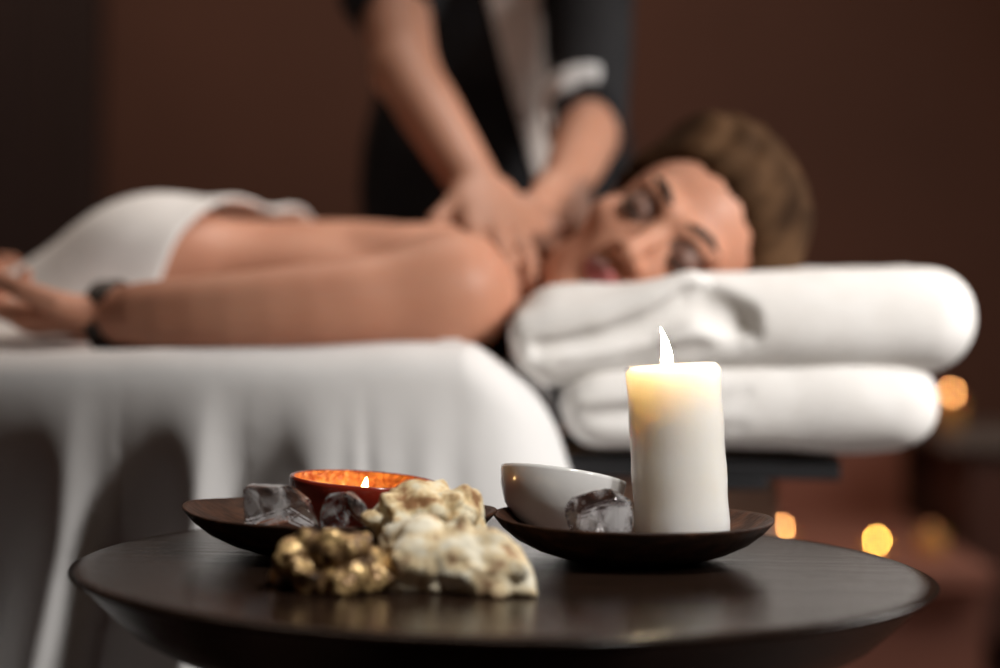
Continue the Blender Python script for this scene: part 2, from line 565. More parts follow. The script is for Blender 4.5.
CAB_Z = P(985, 430, 4.1).z
cab = empty('side_cabinet', (1.35, 3.9, 0), 'dark wooden cabinet with a grey stone top in the back right corner', 'cabinet')
cx0 = .627
box('cabinet_body', (cx0 + .26, 4.00, .06), (1.75, Y1 - .01, CAB_Z - .03), M['cabinet'], cab, .004)
box('plinth', (cx0 + .28, 4.04, 0), (1.72, Y1 - .02, .06), M['cabinet'], cab, .002)
box('worktop', (cx0 + .215, 3.96, CAB_Z - .03), (1.78, Y1 - .005, CAB_Z), M['stone_top'], cab, .004)
for k in range(2):
    xa = cx0 + .27 + k * .33
    d = box('door', (xa, 3.98, .09), (xa + .31, 4.00, CAB_Z - .05), M['cabinet'], cab, .003)
    h = box('handle', (xa + (.27 if k == 0 else .03), 3.965, .25), (xa + (.28 if k == 0 else .04), 3.98, .36), M['blackmetal'], d, .002)
    h.matrix_parent_inverse = Matrix.Translation(-cab.location)

# ------------------------------------------------------------------ massage table
bed = empty('massage_table', (-.85, 2.3, 0), 'massage table under the white sheet with a tan face cradle and black bracket', 'massage table')
BX0, BX1, BY0, BY1, BZ = -1.75, .02, 1.97, 2.66, .685
box('mattress', (BX0, BY0 + .055, BZ - .09), (BX1, BY1, BZ - .014), M['pad'], bed, .02)
box('frame', (BX0 + .03, BY0 + .125, BZ - .15), (BX1 - .03, BY1 - .03, BZ - .09), M['palewood'], bed, .004)
for sx in (BX0 + .12, BX1 - .16):
    for sy in (BY0 + .20, BY1 - .12):
        box('leg', (sx, sy, 0), (sx + .06, sy + .06, BZ - .15), M['palewood'], bed, .004)
CR_Z = .598
bm = bmesh.new()
bm_box(bm, (.05, 2.055, CR_Z - .012), (.33, 2.34, CR_Z), .005, 3)
from_bm('face_cradle', bm, M['pad'], bed)
zb = P(740, 465, 2.05).z
xr = P(838, 462, 2.05).x
box('bracket_bar', (.0, 2.03, zb - .012), (xr, 2.055, zb + .010), M['blackmetal'], bed, .003)
box('bracket_bar', (.0, 2.25, zb - .012), (xr, 2.275, zb + .010), M['blackmetal'], bed, .003)
box('bracket_clamp', (.18, 2.025, zb - .022), (P(765, 462, 2.05).x, 2.062, zb - .012), M['blackmetal'], bed, .002)
box('support_beam', (-.02, 2.12, zb - .085), (P(775, 490, 2.15).x, 2.16, zb - .022), M['palewood'], bed, .006)

# ------------------------------------------------------------------ bed sheet (draped over the table, folds down its side)
BED_TOP = .700


def sheet_drop(x):
    return -.017 * min(max((-.05 - x) / .42, 0), 1)


def make_sheet():
    x0, x1, y0, y1 = BX0 - .01, .035, 1.945, BY1 + .02
    rc = .07
    pts = []

    def seg(a, b, nrm, n):
        for i in range(n):
            t = i / n
            pts.append((a[0] + (b[0] - a[0]) * t, a[1] + (b[1] - a[1]) * t, nrm[0], nrm[1]))

    def arc(cx, cy, a0, n):
        for i in range(n):
            a = a0 + (PI / 2) * i / n
            pts.append((cx + rc * math.cos(a), cy + rc * math.sin(a), math.cos(a), math.sin(a)))
    seg((x0 + rc, y0), (x1 - rc, y0), (0, -1), 420)
    arc(x1 - rc, y0 + rc, -PI / 2, 24)
    seg((x1, y0 + rc), (x1, y1 - rc), (1, 0), 80)
    arc(x1 - rc, y1 - rc, 0, 14)
    seg((x1 - rc, y1), (x0 + rc, y1), (0, 1), 150)
    arc(x0 + rc, y1 - rc, PI / 2, 14)
    seg((x0, y1 - rc), (x0, y0 + rc), (-1, 0), 60)
    arc(x0 + rc, y0 + rc, PI, 14)
    n = len(pts)
    ND = 72
    verts, faces = [], []
    # arc length along the perimeter
    s = [0.0]
    for i in range(1, n): s.append(s[-1] + math.hypot(pts[i][0] - pts[i - 1][0], pts[i][1] - pts[i - 1][1]))
    for j in range(ND + 1):
        t = j / ND
        for i in range(n):
            x, y, nx, ny = pts[i]
            endw = max(nx, 0) ** 1.2
            er = .035 + .055 * endw
            La = er * PI / 2
            Ltot = La + .60
            l = t ** 1.25 * Ltot
            if l < La:
                a = l / er
                out = -er + er * math.sin(a); down = er * (1 - math.cos(a))
            else:
                out = 0; down = er + (l - La)
            dd = max(down - .015, 0)
            # soft hanging folds
            g = min(dd / .21, 1.0); g = g * g * (3 - 2 * g)
            front = max(-ny, 0)
            xx = x
            # fold strength along the front: strong at the left, calm in the middle
            w = min(max((-.13 - xx) / .07, 0), 1)
            # long slack folds: gentle slope on one side, short return on the other
            lam = .118
            q = ((xx + .232 + (.12 + .10 * math.sin(9 * xx)) * dd) / lam) % 1.0
            idx = math.floor((xx + .232 + (.12 + .10 * math.sin(9 * xx)) * dd) / lam)
            amp = (.062, .046, .072, .054, .066)[int(idx) % 5]
            q = q - .08 * math.sin(2 * PI * q)
            saw = q / .72 if q < .72 else (1 - q) / .28
            saw = saw * saw * (3 - 2 * saw)
            f = saw - .62
            fold = w * front * amp * f * g * (1 + .5 * dd) - .125 * (1 + 1.3 * dd) * g * front * min(max((-.12 - xx) / .38, 0), 1)
            calm = (1 - w) * front * (.0028 * math.sin(2 * PI * (xx + .02 * dd) / .071 + .8) + .0012 * math.sin(2 * PI * xx / .037)) * g
            cr = -.007 * front * math.exp(-((xx + .125 - .05 * dd) / .007) ** 2) * g
            oth = (1 - front) * .014 * math.sin(s[i] * 55) * g * (1 - .5 * endw)
            out += fold + calm + cr + oth + .10 * dd + .22 * endw * dd
            z = BED_TOP + sheet_drop(x) - down
            z += .0025 * noise.noise(Vector((x * 14, y * 14, 3.1))) * (1 if down < .02 else .4)
            verts.append((x + nx * out, y + ny * out, z))
    for j in range(ND):
        for i in range(n):
            k = (i + 1) % n
            faces.append((j * n + i, (j + 1) * n + i, (j + 1) * n + k, j * n + k))
    # top: rings shrinking to a centre line
    prev = list(range(n))
    cxm, cym = (x0 + x1) / 2, (y0 + y1) / 2
    for ring in range(1, 9):
        q = 1 - ring / 9
        base = len(verts)
        for i in range(n):
            vx, vy = verts[i][0], verts[i][1]
            # shrink toward the long axis
            ax = min(max(vx, x0 + .33), x1 - .33)
            nx_, ny_ = ax + (vx - ax) * q, cym + (vy - cym) * q
            verts.append((nx_, ny_, BED_TOP + sheet_drop(nx_) + .004 * noise.noise(Vector((nx_ * 9, ny_ * 9, 1.7)))))
        for i in range(n):
            k = (i + 1) % n
            faces.append((prev[i], prev[k], base + k, base + i))
        prev = list(range(base, base + n))
    faces.append(tuple(prev))
    o = from_data('bed_sheet', verts, faces, M['sheet'])
    bm = bmesh.new(); bm.from_mesh(o.data)
    bmesh.ops.recalc_face_normals(bm, faces=bm.faces)
    bm.to_mesh(o.data); bm.free()
    sm = o.modifiers.new('thickness', 'SOLIDIFY'); sm.thickness = .003; sm.offset = -1
    return o


tag(make_sheet(), 'white bed sheet hanging in soft folds over the side of the massage table', 'sheet')

# ------------------------------------------------------------------ folded towels
HEAD_C = P(667, 228, 2.06)      # point between the eyes; refined below
Fv = Vector((-.16, -.95, .20)).normalized()
Uv = Vector((.77, 0, .64)); Uv = (Uv - Fv * Uv.dot(Fv)).normalized()
Sv = Fv.cross(Uv).normalized()         # local x
HS = 1.10
HC = HEAD_C - Fv * (.083 * HS) - Uv * (.010 * HS)
HM = np.array([[Sv.x, Fv.x, Uv.x], [Sv.y, Fv.y, Uv.y], [Sv.z, Fv.z, Uv.z]])


def rbox(cx, cy, cz, hx, hy, hz, r, shear=0.0, puff=0.0, drop=0.0):
    def fn(X, Y, Z):
        z = Z - cz - shear * (X - cx) + drop * np.clip((cx - .02 - X) / hx, 0, 1) ** 1.6
        # plump middle, thinner rims
        z = z / (1 + puff * (1 - np.clip(np.abs(X - cx) / hx, 0, 1) ** 2))
        qx, qy, qz = np.abs(X - cx) - hx + r, np.abs(Y - cy) - hy + r, np.abs(z) - hz + r
        return np.sqrt(np.maximum(qx, 0) ** 2 + np.maximum(qy, 0) ** 2 + np.maximum(qz, 0) ** 2) + np.minimum(np.maximum(np.maximum(qx, qy), qz), 0) - r
    return fn


def towel(name, label, ends, zc, hz, shear, front, creases, lips, seed, dent=False, sag=None, drop=0.0):
    x0, x1 = ends
    cx, hx = (x0 + x1) / 2, (x1 - x0) / 2
    cy, hy = front + .15, .15
    F = Field((x0 - .03, front - .03, zc - hz - .04), (x1 + .03, front + .34, zc + hz + .05), .0032)
    F.func(rbox(cx, cy, zc, hx, hy, hz, hz * .97, shear, 0, drop), F.lo, F.lo + F.h * F.n, 0)
    for pts, r in lips:
        F.chain(pts, r, .012)
    for pts, r in creases:
        F.chain(pts, r, .012, True)
    if sag: sag(F)
    if dent:
        F.ell(np.array(HC) + HM @ np.array([0, -.005, .03]), (.083 * HS, .105 * HS, .10 * HS), HM, .03, True)
        F.ell(np.array(HC) + HM @ np.array([0, .022, -.04]), (.07 * HS, .085 * HS, .085 * HS), HM, .03, True)
    G = F.grid()
    F.v += .0022 * np_noise(*G, 26, seed) + .0012 * np_noise(*G, 70, seed + 1)
    return tag(F.obj(name, M['towel']), label, 'towel', 'folded white towels')


FR = 1.985
topz = P(740, 322, 2.02).z


def pp(lst, d):
    return [np.array(P(x, y, d)) for x, y in lst]


towel('folded_towel', 'top folded white towel under the resting head', (P(509, 330, 2.04).x, P(969, 320, 2.06).x), topz, .050, .035, FR,
      creases=[(pp([(540, 349), (600, 340), (650, 327), (688, 306), (700, 300)], FR + .004), [.006, .009, .012, .014, .013]),
               (pp([(692, 304), (712, 306), (735, 322), (748, 332)], FR + .002), [.013, .020, .020, .009]),
               (pp([(560, 369), (640, 362), (700, 352), (738, 348)], FR + .002), [.003, .008, .009, .003])],
      lips=[(pp([(530, 358), (600, 352), (660, 343), (712, 336)], FR + .016), [.012, .013, .013, .010]),
            (pp([(528, 330), (600, 316), (650, 300), (690, 285)], FR + .018), [.018, .018, .018, .014])],
      seed=3, dent=True, drop=.018)
botz = P(740, 407, 2.02).z
towel('folded_towel', 'lower folded white towel lying on the face cradle', (P(560, 400, 2.02).x, P(936, 400, 2.03).x), CR_Z + .046, .043, .012, FR + .005,
      creases=[(pp([(575, 418), (640, 416), (700, 405), (745, 392)], FR + .006), [.005, .010, .009, .001]),
               (pp([(590, 438), (660, 437), (740, 430)], FR + .006), [.003, .006, .001])],
      lips=[(pp([(585, 404), (640, 400), (700, 390)], FR + .020), [.014, .015, .012])],
      seed=11, sag=lambda F: F.ell(P(842, 399, FR + .085), (.088, .080, .0505), None, .02))

# ------------------------------------------------------------------ people: shared pieces
def head_field(F, C, Mx, s, k=.012):
    C = np.array(C)

    def w(x, y, z): return C + Mx @ (np.array([x, y, z]) * s)

    def E(c, r, k=k, sub=False): F.ell(w(*c), np.array(r) * s, Mx, k * s, sub)

    def K(a, b, ra, rb, k=k, sub=False): F.cone(w(*a), w(*b), ra * s, rb * s, k * s, sub)
    E((0, -.012, .032), (.074, .093, .084), .03)
    E((0, .020, -.035), (.060, .070, .080), .03)
    K((-.035, .03, -.075), (0, .062, -.098), .022, .021, .025)
    K((.035, .03, -.075), (0, .062, -.098), .022, .021, .025)
    E((-.045, .052, -.022), (.022, .022, .018), .02)
    E((.045, .052, -.022), (.022, .022, .018), .02)
    K((-.042, .072, .026), (-.012, .084, .022), .009, .010, .014)
    K((.042, .072, .026), (.012, .084, .022), .009, .010, .014)
    for sx in (-1, 1):
        E((sx * .031, .099, .004), (.019, .015, .013), .012, True)
        E((sx * .031, .073, .003), (.0155, .0145, .0125), .003)
    K((0, .080, .012), (0, .104, -.028), .0075, .0095, .010)
    E((0, .105, -.031), (.0105, .0105, .0095), .006)
    for sx in (-1, 1):
        E((sx * .0125, .095, -.034), (.0075, .010, .0075), .005)
    K((-.018, .083, -.060), (0, .093, -.057), .0045, .0062, .005)
    K((.018, .083, -.060), (0, .093, -.057), .0045, .0062, .005)
    K((-.015, .083, -.0665), (.015, .083, -.0665), .0065, .0065, .004)
    E((0, .089, -.069), (.012, .006, .006), .005)
    for sx in (-1, 1):
        E((sx * .073, -.008, -.002), (.008, .019, .031), .006)
        E((sx * .079, -.004, .002), (.005, .010, .018), .004, True)


def hand_field(F, W, D, N, thumb, curl, spread=1.0, s=1.0, k=.007, wr=.024, thumb_out=.8):
    """W wrist, D wrist->knuckles, N back-of-hand normal, thumb = +1/-1 along D x N; curl = bend per joint (3)"""
    W = Vector(W); D = Vector(D).normalized(); N = Vector(N); N = (N - D * N.dot(D)).normalized()
    S = D.cross(N).normalized() * thumb      # toward the thumb
    a = np.array
    palm = .088 * s
    lens = [(.040, .024, .019), (.045, .028, .020), (.041, .026, .019), (.032, .020, .017)]   # index..little
    for i in range(4):
        off = (1.5 - i) * .0195 * s * spread
        kn = W + D * (palm * (1.0, 1.03, .99, .92)[i]) + S * off + N * (.004 * s * (1 if i in (1, 2) else 0))
        F.cone(a(W + D * .012 * s + S * off * .55), a(kn), wr * .60 * s, .0115 * s, .014)
        d = (D + S * off * 2.2).normalized()
        p = kn
        ang = 0
        r0 = (.0098, .0100, .0096, .0086)[i] * s
        for j in range(3):
            ang += curl[j] * (1 + .12 * (i - 1))
            dj = (d * math.cos(ang) - N * math.sin(ang)).normalized()
            q = p + dj * lens[i][j] * s
            F.cone(a(p), a(q), r0 * (1 - .08 * j), r0 * (1 - .08 * (j + 1)), k)
            p = q
    tb = W + D * .020 * s + S * .020 * s
    t1 = tb + (D * .70 + S * thumb_out - N * .25).normalized() * .042 * s
    t2 = t1 + (D * .88 + S * thumb_out * .5 - N * .35).normalized() * .033 * s
    t3 = t2 + (D * .95 + S * thumb_out * .2 - N * .40).normalized() * .025 * s
    F.chain([a(tb), a(t1), a(t2), a(t3)], [.016 * s, .0125 * s, .0105 * s, .0088 * s], .010)


# ------------------------------------------------------------------ the client lying on the table
cl = empty('person', (-.15, 2.3, .70), 'person lying face down with bare back, eyes closed, head on folded white towels', 'person')
FB = Field((-1.35, 1.93, .64), (.33, 2.58, .96), .0045)
ax_ = np.array([.963, -.267, 0]); la_ = np.array([.267, .963, 0]); up_ = np.array([0, 0, 1.0])
BMx = np.stack([ax_, la_, up_], 1)
hip = np.array([-.345, 2.345, .746]); waist = np.array([-.225, 2.305, .748]); chest = np.array([-.11, 2.27, .745])
FB.ell(hip, (.15, .165, .070), BMx, .03)
for sd in (-1, 1):
    FB.ell(hip + la_ * sd * .075 + np.array([-.01, 0, .012]), (.105, .085, .078), BMx, .03)
FB.ell(waist, (.16, .125, .064), BMx, .05)
FB.ell(chest, (.17, .150, .070), BMx, .05)
for sd in (-1, 1):                                               # legs below the towel
    h0 = hip + la_ * sd * .082 - ax_ * .03 + np.array([0, 0, -.01])
    kn = np.array([-.66, 2.37 + sd * .075, .645]); an = np.array([-1.18, 2.37 + sd * .07, .668])
    FB.chain([h0, h0 * .5 + kn * .5, kn, (kn * .65 + an * .35), an], [.070, .054, .042, .042, .032], .03)
    FB.chain([an, an + [-.06, sd * .01, -.012], an + [-.14, sd * .015, -.015]], [.032, .028, .018], .02)
tV, tF_ = FB.mesh()
bvh_torso = BVHTree.FromPolygons([tuple(v) for v in tV], [tuple(int(k) for k in f) for f in tF_])
nsh = np.array(P(450, 294, 2.06)); fsh = np.array([.06, 2.42, .745])
FB.cone(nsh + [0, .03, .0], fsh, .052, .052, .06)
for sd in (-1, 1):                                               # shoulder blades
    FB.ell(chest + la_ * sd * .075 + ax_ * .045 + up_ * .045, (.055, .04, .022), BMx, .03)
FB.cone(chest + ax_ * .12 + up_ * .045, waist - ax_ * .12 + up_ * .062, .008, .008, .02, True)   # spine groove
el = np.array(P(235, 311, 2.02)); wr = np.array(P(106, 317, 2.065))
FB.ell(nsh, (.054, .052, .050), None, .04)
mid = el * .6 + wr * .4
ctl = el * 2 - (nsh + wr) / 2
ts = np.linspace(0, 1, 11)
FB.chain([nsh * (1 - t) ** 2 + ctl * 2 * t * (1 - t) + wr * t * t for t in ts], list(np.interp(ts, [0, .25, .55, .8, 1], [.049, .043, .0365, .0335, .0275])), .03)
hand_field(FB, wr + np.array([.012, 0, 0]), (-1, .25, -.03), (.05, -.15, -1), 1, (.35, .55, .5), wr=.026, s=1.02, k=.006, thumb_out=1.2)
# far arm down the other side
fel = np.array([-.21, 2.50, .735]); fwr = np.array([-.44, 2.53, .725])
FB.chain([fsh, fel, fwr], [.046, .037, .028], .03)
hand_field(FB, fwr, (-1, 0, 0), (0, .2, -1), -1, (.3, .4, .4), wr=.026)
nk0 = np.array([.005, 2.235, .755])
nk1 = np.array(HC) + HM @ (np.array([0, -.02, -.075]) * HS)
FB.cone(nk0, nk1, .058, .050, .04)
head_field(FB, HC, HM, HS)


def local_head(V):
    return (V - np.array(HC)) @ HM / HS


def pick_face(Cn):
    q = local_head(Cn)
    mi = np.zeros(len(Cn), int)
    lip = (np.abs(q[:, 0]) < .023) & (q[:, 1] > .080) & (q[:, 2] < -.0515 - .12 * np.abs(q[:, 0])) & (q[:, 2] > -.0755 + .25 * np.abs(q[:, 0]))
    mi[lip] = 1
    for sx in (-1, 1):
        lid = ((q[:, 0] - sx * .032) / .0195) ** 2 + ((q[:, 2] - .006) / .0138) ** 2 < 1
        mi[lid & (q[:, 1] > .05)] = 2
    return mi


body = FB.obj('body', [M['skin'], M['lips'], M['lid']], cl, pick_face)
for sx in (-1, 1):
    def hp(x, y, z): return Vector(np.array(HC) + HM @ (np.array([x, y, z]) * HS))
    bm = bmesh.new()
    pts = [(sx * .012, .0925, .0255), (sx * .022, .0905, .0305), (sx * .034, .085, .0335), (sx * .046, .075, .030), (sx * .052, .068, .024)]
    bm_tube(bm, [hp(*p) for p in pts], [.0028, .0036, .0036, .0030, .0014], 8)
    from_bm('eyebrow', bm, M['darkhair'], cl)
    bm = bmesh.new()
    pts = [(sx * (.031 + .0165 * math.cos(a)), .0855 - .010 * abs(math.cos(a)) ** 2, .0005 - .008 * math.sin(a)) for a in [PI * k / 8 for k in range(9)]]
    bm_tube(bm, [hp(*p) for p in pts], [.0008, .0016, .002, .0022, .0022, .0022, .002, .0016, .0008], 6)
    from_bm('eyelashes', bm, M['darkhair'], cl)

# hair: a combed-back cap with a loose knot at the back
FH = Field((.00, 1.98, .66), (.36, 2.36, .96), .003)


def HE(c, r, k=.02, sub=False): FH.ell(np.array(HC) + HM @ (np.array(c) * HS), np.array(r) * HS, HM, k, sub)


HE((0, -.020, .044), (.092, .104, .102), .02)
HE((.010, -.060, .082), (.072, .062, .068), .03)
HE((.030, -.025, .096), (.058, .066, .046), .03)
HE((.035, -.045, .085), (.05, .06, .042), .02)
HE((0, -.065, -.03), (.060, .045, .06), .03)
X_, Y_, Z_ = FH.grid()
q = [((X_ - HC[0]) * HM[0, i] + (Y_ - HC[1]) * HM[1, i] + (Z_ - HC[2]) * HM[2, i]) / HS for i in range(3)]
hair_cut = (q[1] * .80 - (q[2] - .055) * .60 - .041 + 2.6 * q[0] ** 2 * (q[2] > .02)) * HS       # hairline, in front of it no hair
strand = .0022 * np.sin(q[0] * 230 + 8 * np.sin(q[1] * 22) + 5 * np.sin(q[2] * 18)) + .0035 * np_noise(X_, Y_, Z_, 55, 5)
hh = np.clip(.5 - .5 * (FH.v - hair_cut) / .012, 0, 1)
FH.v = (FH.v * (1 - hh) + hair_cut * hh + .012 * hh * (1 - hh)).astype(np.float32) + strand.astype(np.float32)
hair = FH.obj('hair', M['hair'], cl)
hair['label'] = 'brown hair combed back from the forehead into a loose knot'
bm = bmesh.new()                                                 # dark rings standing for the shadow gap at the wrist
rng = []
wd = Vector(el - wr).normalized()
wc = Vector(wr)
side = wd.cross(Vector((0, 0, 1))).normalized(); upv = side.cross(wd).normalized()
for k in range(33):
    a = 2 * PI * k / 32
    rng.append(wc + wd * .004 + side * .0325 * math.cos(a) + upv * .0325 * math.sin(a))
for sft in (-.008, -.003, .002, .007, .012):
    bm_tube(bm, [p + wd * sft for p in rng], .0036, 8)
from_bm('wrist_shade', bm, M['darkhair'], cl)['label'] = 'dark band standing for shade at the wrist'

# ------------------------------------------------------------------ white towel draped over the hips
def hip_towel():
    nu, nv = 90, 80
    u = np.linspace(-1.30, 0.0, nu); v = np.linspace(-.195, .27, nv)
    Zs = np.zeros((nu, nv)); XY = np.zeros((nu, nv, 2))
    for i in range(nu):
        for j in range(nv):
            t = i / (nu - 1)
            vv = v[j]
            # front rim runs diagonally across the lower back
            edge = -.248 + .38 * vv + (-.35 * max(-vv - .05, 0))
            x = -1.30 + (edge + 1.30) * t
            y = 2.335 + vv + .0 * x
            XY[i, j] = (x, y)
            hit = bvh_torso.ray_cast(Vector((x, y, 1.2)), Vector((0, 0, -1)))
            z = BED_TOP + sheet_drop(x)
            if hit[0] is not None: z = max(z, hit[0].z)
            Zs[i, j] = z
    Z2 = Zs.copy()
    for it in range(40):
        A = Z2.copy()
        A[1:-1, 1:-1] = (Z2[2:, 1:-1] + Z2[:-2, 1:-1] + Z2[1:-1, 2:] + Z2[1:-1, :-2]) / 4
        A[-1, 1:-1] = (Z2[-1, 2:] + Z2[-1, :-2] + Z2[-2, 1:-1]) / 3
        Z2 = np.maximum(A, Zs)
    verts, faces = [], []
    for i in range(nu):
        for j in range(nv):
            x, y = XY[i, j]
            wv = .004 * math.sin(38 * (x * .6 + y * .9)) * max(0, 1 - abs(v[j]) * 2) + .003 * noise.noise(Vector((x * 12, y * 12, 5)))
            rim = .006 * math.exp(-((nu - 1 - i) / 2.5) ** 2)
            verts.append((x, y, Z2[i, j] + .011 + wv + rim))
    for i in range(nu - 1):
        for j in range(nv - 1):
            faces.append((i * nv + j, (i + 1) * nv + j, (i + 1) * nv + j + 1, i * nv + j + 1))
    o = from_data('draped_towel', verts, faces, M['towel'])
    sm = o.modifiers.new('thickness', 'SOLIDIFY'); sm.thickness = .007; sm.offset = -1
    ss = o.modifiers.new('soft', 'SUBSURF'); ss.levels = 1; ss.render_levels = 1
    return tag(o, 'white towel draped over the hips of the lying person', 'towel')


hip_towel()

# ------------------------------------------------------------------ the masseur standing behind
th = empty('person', (0, 2.86, 0), 'person standing in a black tunic with grey lapel, both hands kneading a neck', 'person')
FT = Field((-.34, 2.02, -.01), (.34, 3.02, 1.70), .0052)
tilt = Vector((0, -.34, 1)).normalized()
pel = np.array([-.01, 2.86, .92]); wst = np.array([-.01, 2.83, 1.04]); cst = np.array([-.01, 2.76, 1.20])
rs_ = np.array(P(378, -92, 2.62)); ls_ = np.array(P(594, -88, 2.68))
rel = np.array(P(406, 72, 2.45)); lel = np.array(P(588, 134, 2.50))
rwr = np.array(P(480, 194, 2.25)); lwr = np.array(P(563, 192, 2.30))


def torso(F, e=0.0):
    F.ell(pel, (.165 + e, .105 + e, .13 + e), None, .06)
    F.ell(wst, (.135 + e, .092 + e, .14 + e), None, .06)
    F.ell(cst, (.160 + e, .100 + e, .15 + e), None, .06)
    F.cone(rs_, ls_, .055 + e, .055 + e, .06)


torso(FT)
nk = np.array([0, 2.70, 1.30])
FT.cone(nk, np.array([0, 2.62, 1.40]), .055, .052, .04)
tF = Vector((.05, -.85, -.52)).normalized(); tU = Vector((0, -.5, .85)); tU = (tU - tF * tU.dot(tF)).normalized(); tS = tF.cross(tU)
TM = np.array([[tS.x, tF.x, tU.x], [tS.y, tF.y, tU.y], [tS.z, tF.z, tU.z]])
TC = np.array([0, 2.56, 1.49])
head_field(FT, TC, TM, 1.03)
for (s_, e_, w_) in ((rs_, rel, rwr), (ls_, lel, lwr)):
    FT.chain([s_, (s_ + e_) / 2, e_], [.050, .043, .037], .03)
    m_ = e_ * .68 + w_ * .32
    FT.chain([e_, m_, w_], [.037, .036, .027], .012)
hand_field(FT, rwr, P(519, 258, 2.12) - Vector(rwr), (.25, -.75, .62), 1, (.15, .40, .35), wr=.029, s=1.12, k=.007, spread=1.05)
hand_field(FT, lwr, P(548, 250, 2.17) - Vector(lwr), (.55, -.65, .55), -1, (.35, .5, .4), wr=.028, s=1.03, k=.007)
for sd in (-1, 1):
    hp_ = pel + [sd * .085, 0, -.04]
    kn_ = np.array([sd * .10 - .01, 2.84, .48]); an_ = np.array([sd * .11 - .01, 2.90, .075])
    FT.chain([hp_, kn_, an_], [.088, .058, .042], .03)
    FT.chain([an_, an_ + [0, -.07, -.03], an_ + [0, -.15, -.042]], [.042, .040, .030], .02)
FT.func(lambda X, Y, Z: -(Z), FT.lo, np.array([.34, 3.02, .06]), 0, True) if False else None
tb_ = FT.obj('body', M['skin_pale'], th)

# tunic with short sleeves
FU = Field((-.36, 2.48, .70), (.36, 3.02, 1.36), .005)
torso(FU, .016)
FU.cone(pel, pel + [0, 0, -.16], .155, .150, .05)
FU.cone(rs_, rs_ * .50 + rel * .50, .070, .064, .02)
FU.cone(ls_, ls_ * .03 + lel * .97, .056, .047, .02)
G = FU.grid()
FU.v += .003 * np_noise(*G, 30, 9)
cut = .80
FU.func(lambda X, Y, Z: Z - cut, FU.lo, FU.lo + FU.h * FU.n, 0, True)
tun_v = FU.v.copy()
tu = FU.obj('tunic', M['black_cloth'], th)
tu['label'] = 'black short-sleeved tunic'
# grey lapel strip: the tunic front made a little thicker along a slanting band
X_, Y_, Z_ = FU.grid()
a0, a1 = P(514, 0, 2.66), P(543, 178, 2.72)
tt = (Z_ - a1.z) / (a0.z - a1.z)
xc = a1.x + (a0.x - a1.x) * tt
hw = np.clip(.010 + .024 * np.clip(tt, 0, 1.6), .004, .04)
band = np.maximum(np.abs(X_ - xc) - hw, a1.z - .02 - Z_)
FU.v = np.maximum(np.maximum(tun_v - .005, band), np.maximum(Y_ - 2.78, -(tun_v + .004))).astype(np.float32)
FU.obj('lapel', M['grey_cloth'], th)['label'] = 'light grey lapel strip'
# white turned-up cuff on the sleeve at the right of the photo
sd_ = (lel - ls_) / np.linalg.norm(lel - ls_)
cc_ = ls_ + (lel - ls_) * .86
along = (X_ - cc_[0]) * sd_[0] + (Y_ - cc_[1]) * sd_[1] + (Z_ - cc_[2]) * sd_[2]
rad = np.sqrt((X_ - cc_[0] - along * sd_[0]) ** 2 + (Y_ - cc_[1] - along * sd_[1]) ** 2 + (Z_ - cc_[2] - along * sd_[2]) ** 2)
FU.v = np.maximum(np.maximum(np.maximum(rad - .0565, .042 - rad), np.abs(along) - .016), X_ - (cc_[0] + .012)).astype(np.float32)
FU.obj('cuff', M['white_cloth'], th)['label'] = 'white turned-up sleeve cuff'
# trousers and shoes
FP = Field((-.30, 2.62, .0), (.30, 3.06, .95), .008)
FP.ell(pel + [0, 0, -.03], (.172, .115, .11), None, .05)
for sd in (-1, 1):
    hp_ = pel + [sd * .085, 0, -.04]
    kn_ = np.array([sd * .10 - .01, 2.84, .48]); an_ = np.array([sd * .11 - .01, 2.90, .10])
    FP.chain([hp_, kn_, an_], [.098, .075, .066], .03)
FP.obj('trousers', M['black_cloth'], th)
for sd in (-1, 1):
    FS = Field((sd * .11 - .09, 2.66, -.006), (sd * .11 + .07, 3.0, .14), .005)
    an_ = np.array([sd * .11 - .01, 2.90, .045])
    FS.chain([an_ + [0, .02, 0], an_ + [0, -.08, -.004], an_ + [0, -.16, -.012]], [.050, .047, .036], .03)
    FS.func(lambda X, Y, Z: Z, FS.lo, FS.lo + FS.h * FS.n, 0, True)
    FS.obj('shoe', M['black_cloth'], th)
FHt = Field((-.13, 2.42, 1.36), (.13, 2.74, 1.66), .005)
FHt.ell(TC + TM @ np.array([0, -.022, .04]), (.086, .100, .092), TM, .02)
FHt.ell(TC + TM @ np.array([0, -.125, .03]), (.04, .035, .04), TM, .02)
X_, Y_, Z_ = FHt.grid()
q = [(X_ - TC[0]) * TM[0, i] + (Y_ - TC[1]) * TM[1, i] + (Z_ - TC[2]) * TM[2, i] for i in range(3)]
FHt.v = np.maximum(FHt.v, (q[1] * .8 - (q[2] - .055) * .6 - .045)).astype(np.float32)
FHt.obj('hair', M['darkhair'], th)

# ------------------------------------------------------------------ round side table
TZ = .56
TX, TY, TR = .006, 1.485, .303
st = empty('side_table', (TX, TY, 0), 'round dark wooden side table with an undercut rim in the foreground', 'table')
bm = bmesh.new()
bm_lathe(bm, [(0, TZ), (.15, TZ), (.285, TZ), (.2965, TZ), (.2992, TZ - .0008), (TR, TZ - .0025), (.2995, TZ - .005),
              (.292, TZ - .011), (.276, TZ - .027), (.262, TZ - .040), (.245, TZ - .050), (.225, TZ - .056), (.20, TZ - .059), (0, TZ - .059)],
         (TX, TY, 0), 180)
from_bm('tabletop', bm, M['table'], st)
bm = bmesh.new()
bm_lathe(bm, [(0, TZ - .059), (.212, TZ - .059), (.208, TZ - .09), (.190, .30), (.190, .06), (.205, .02), (.205, 0), (0, 0)], (TX, TY, 0), 120)
from_bm('pedestal', bm, M['table'], st)

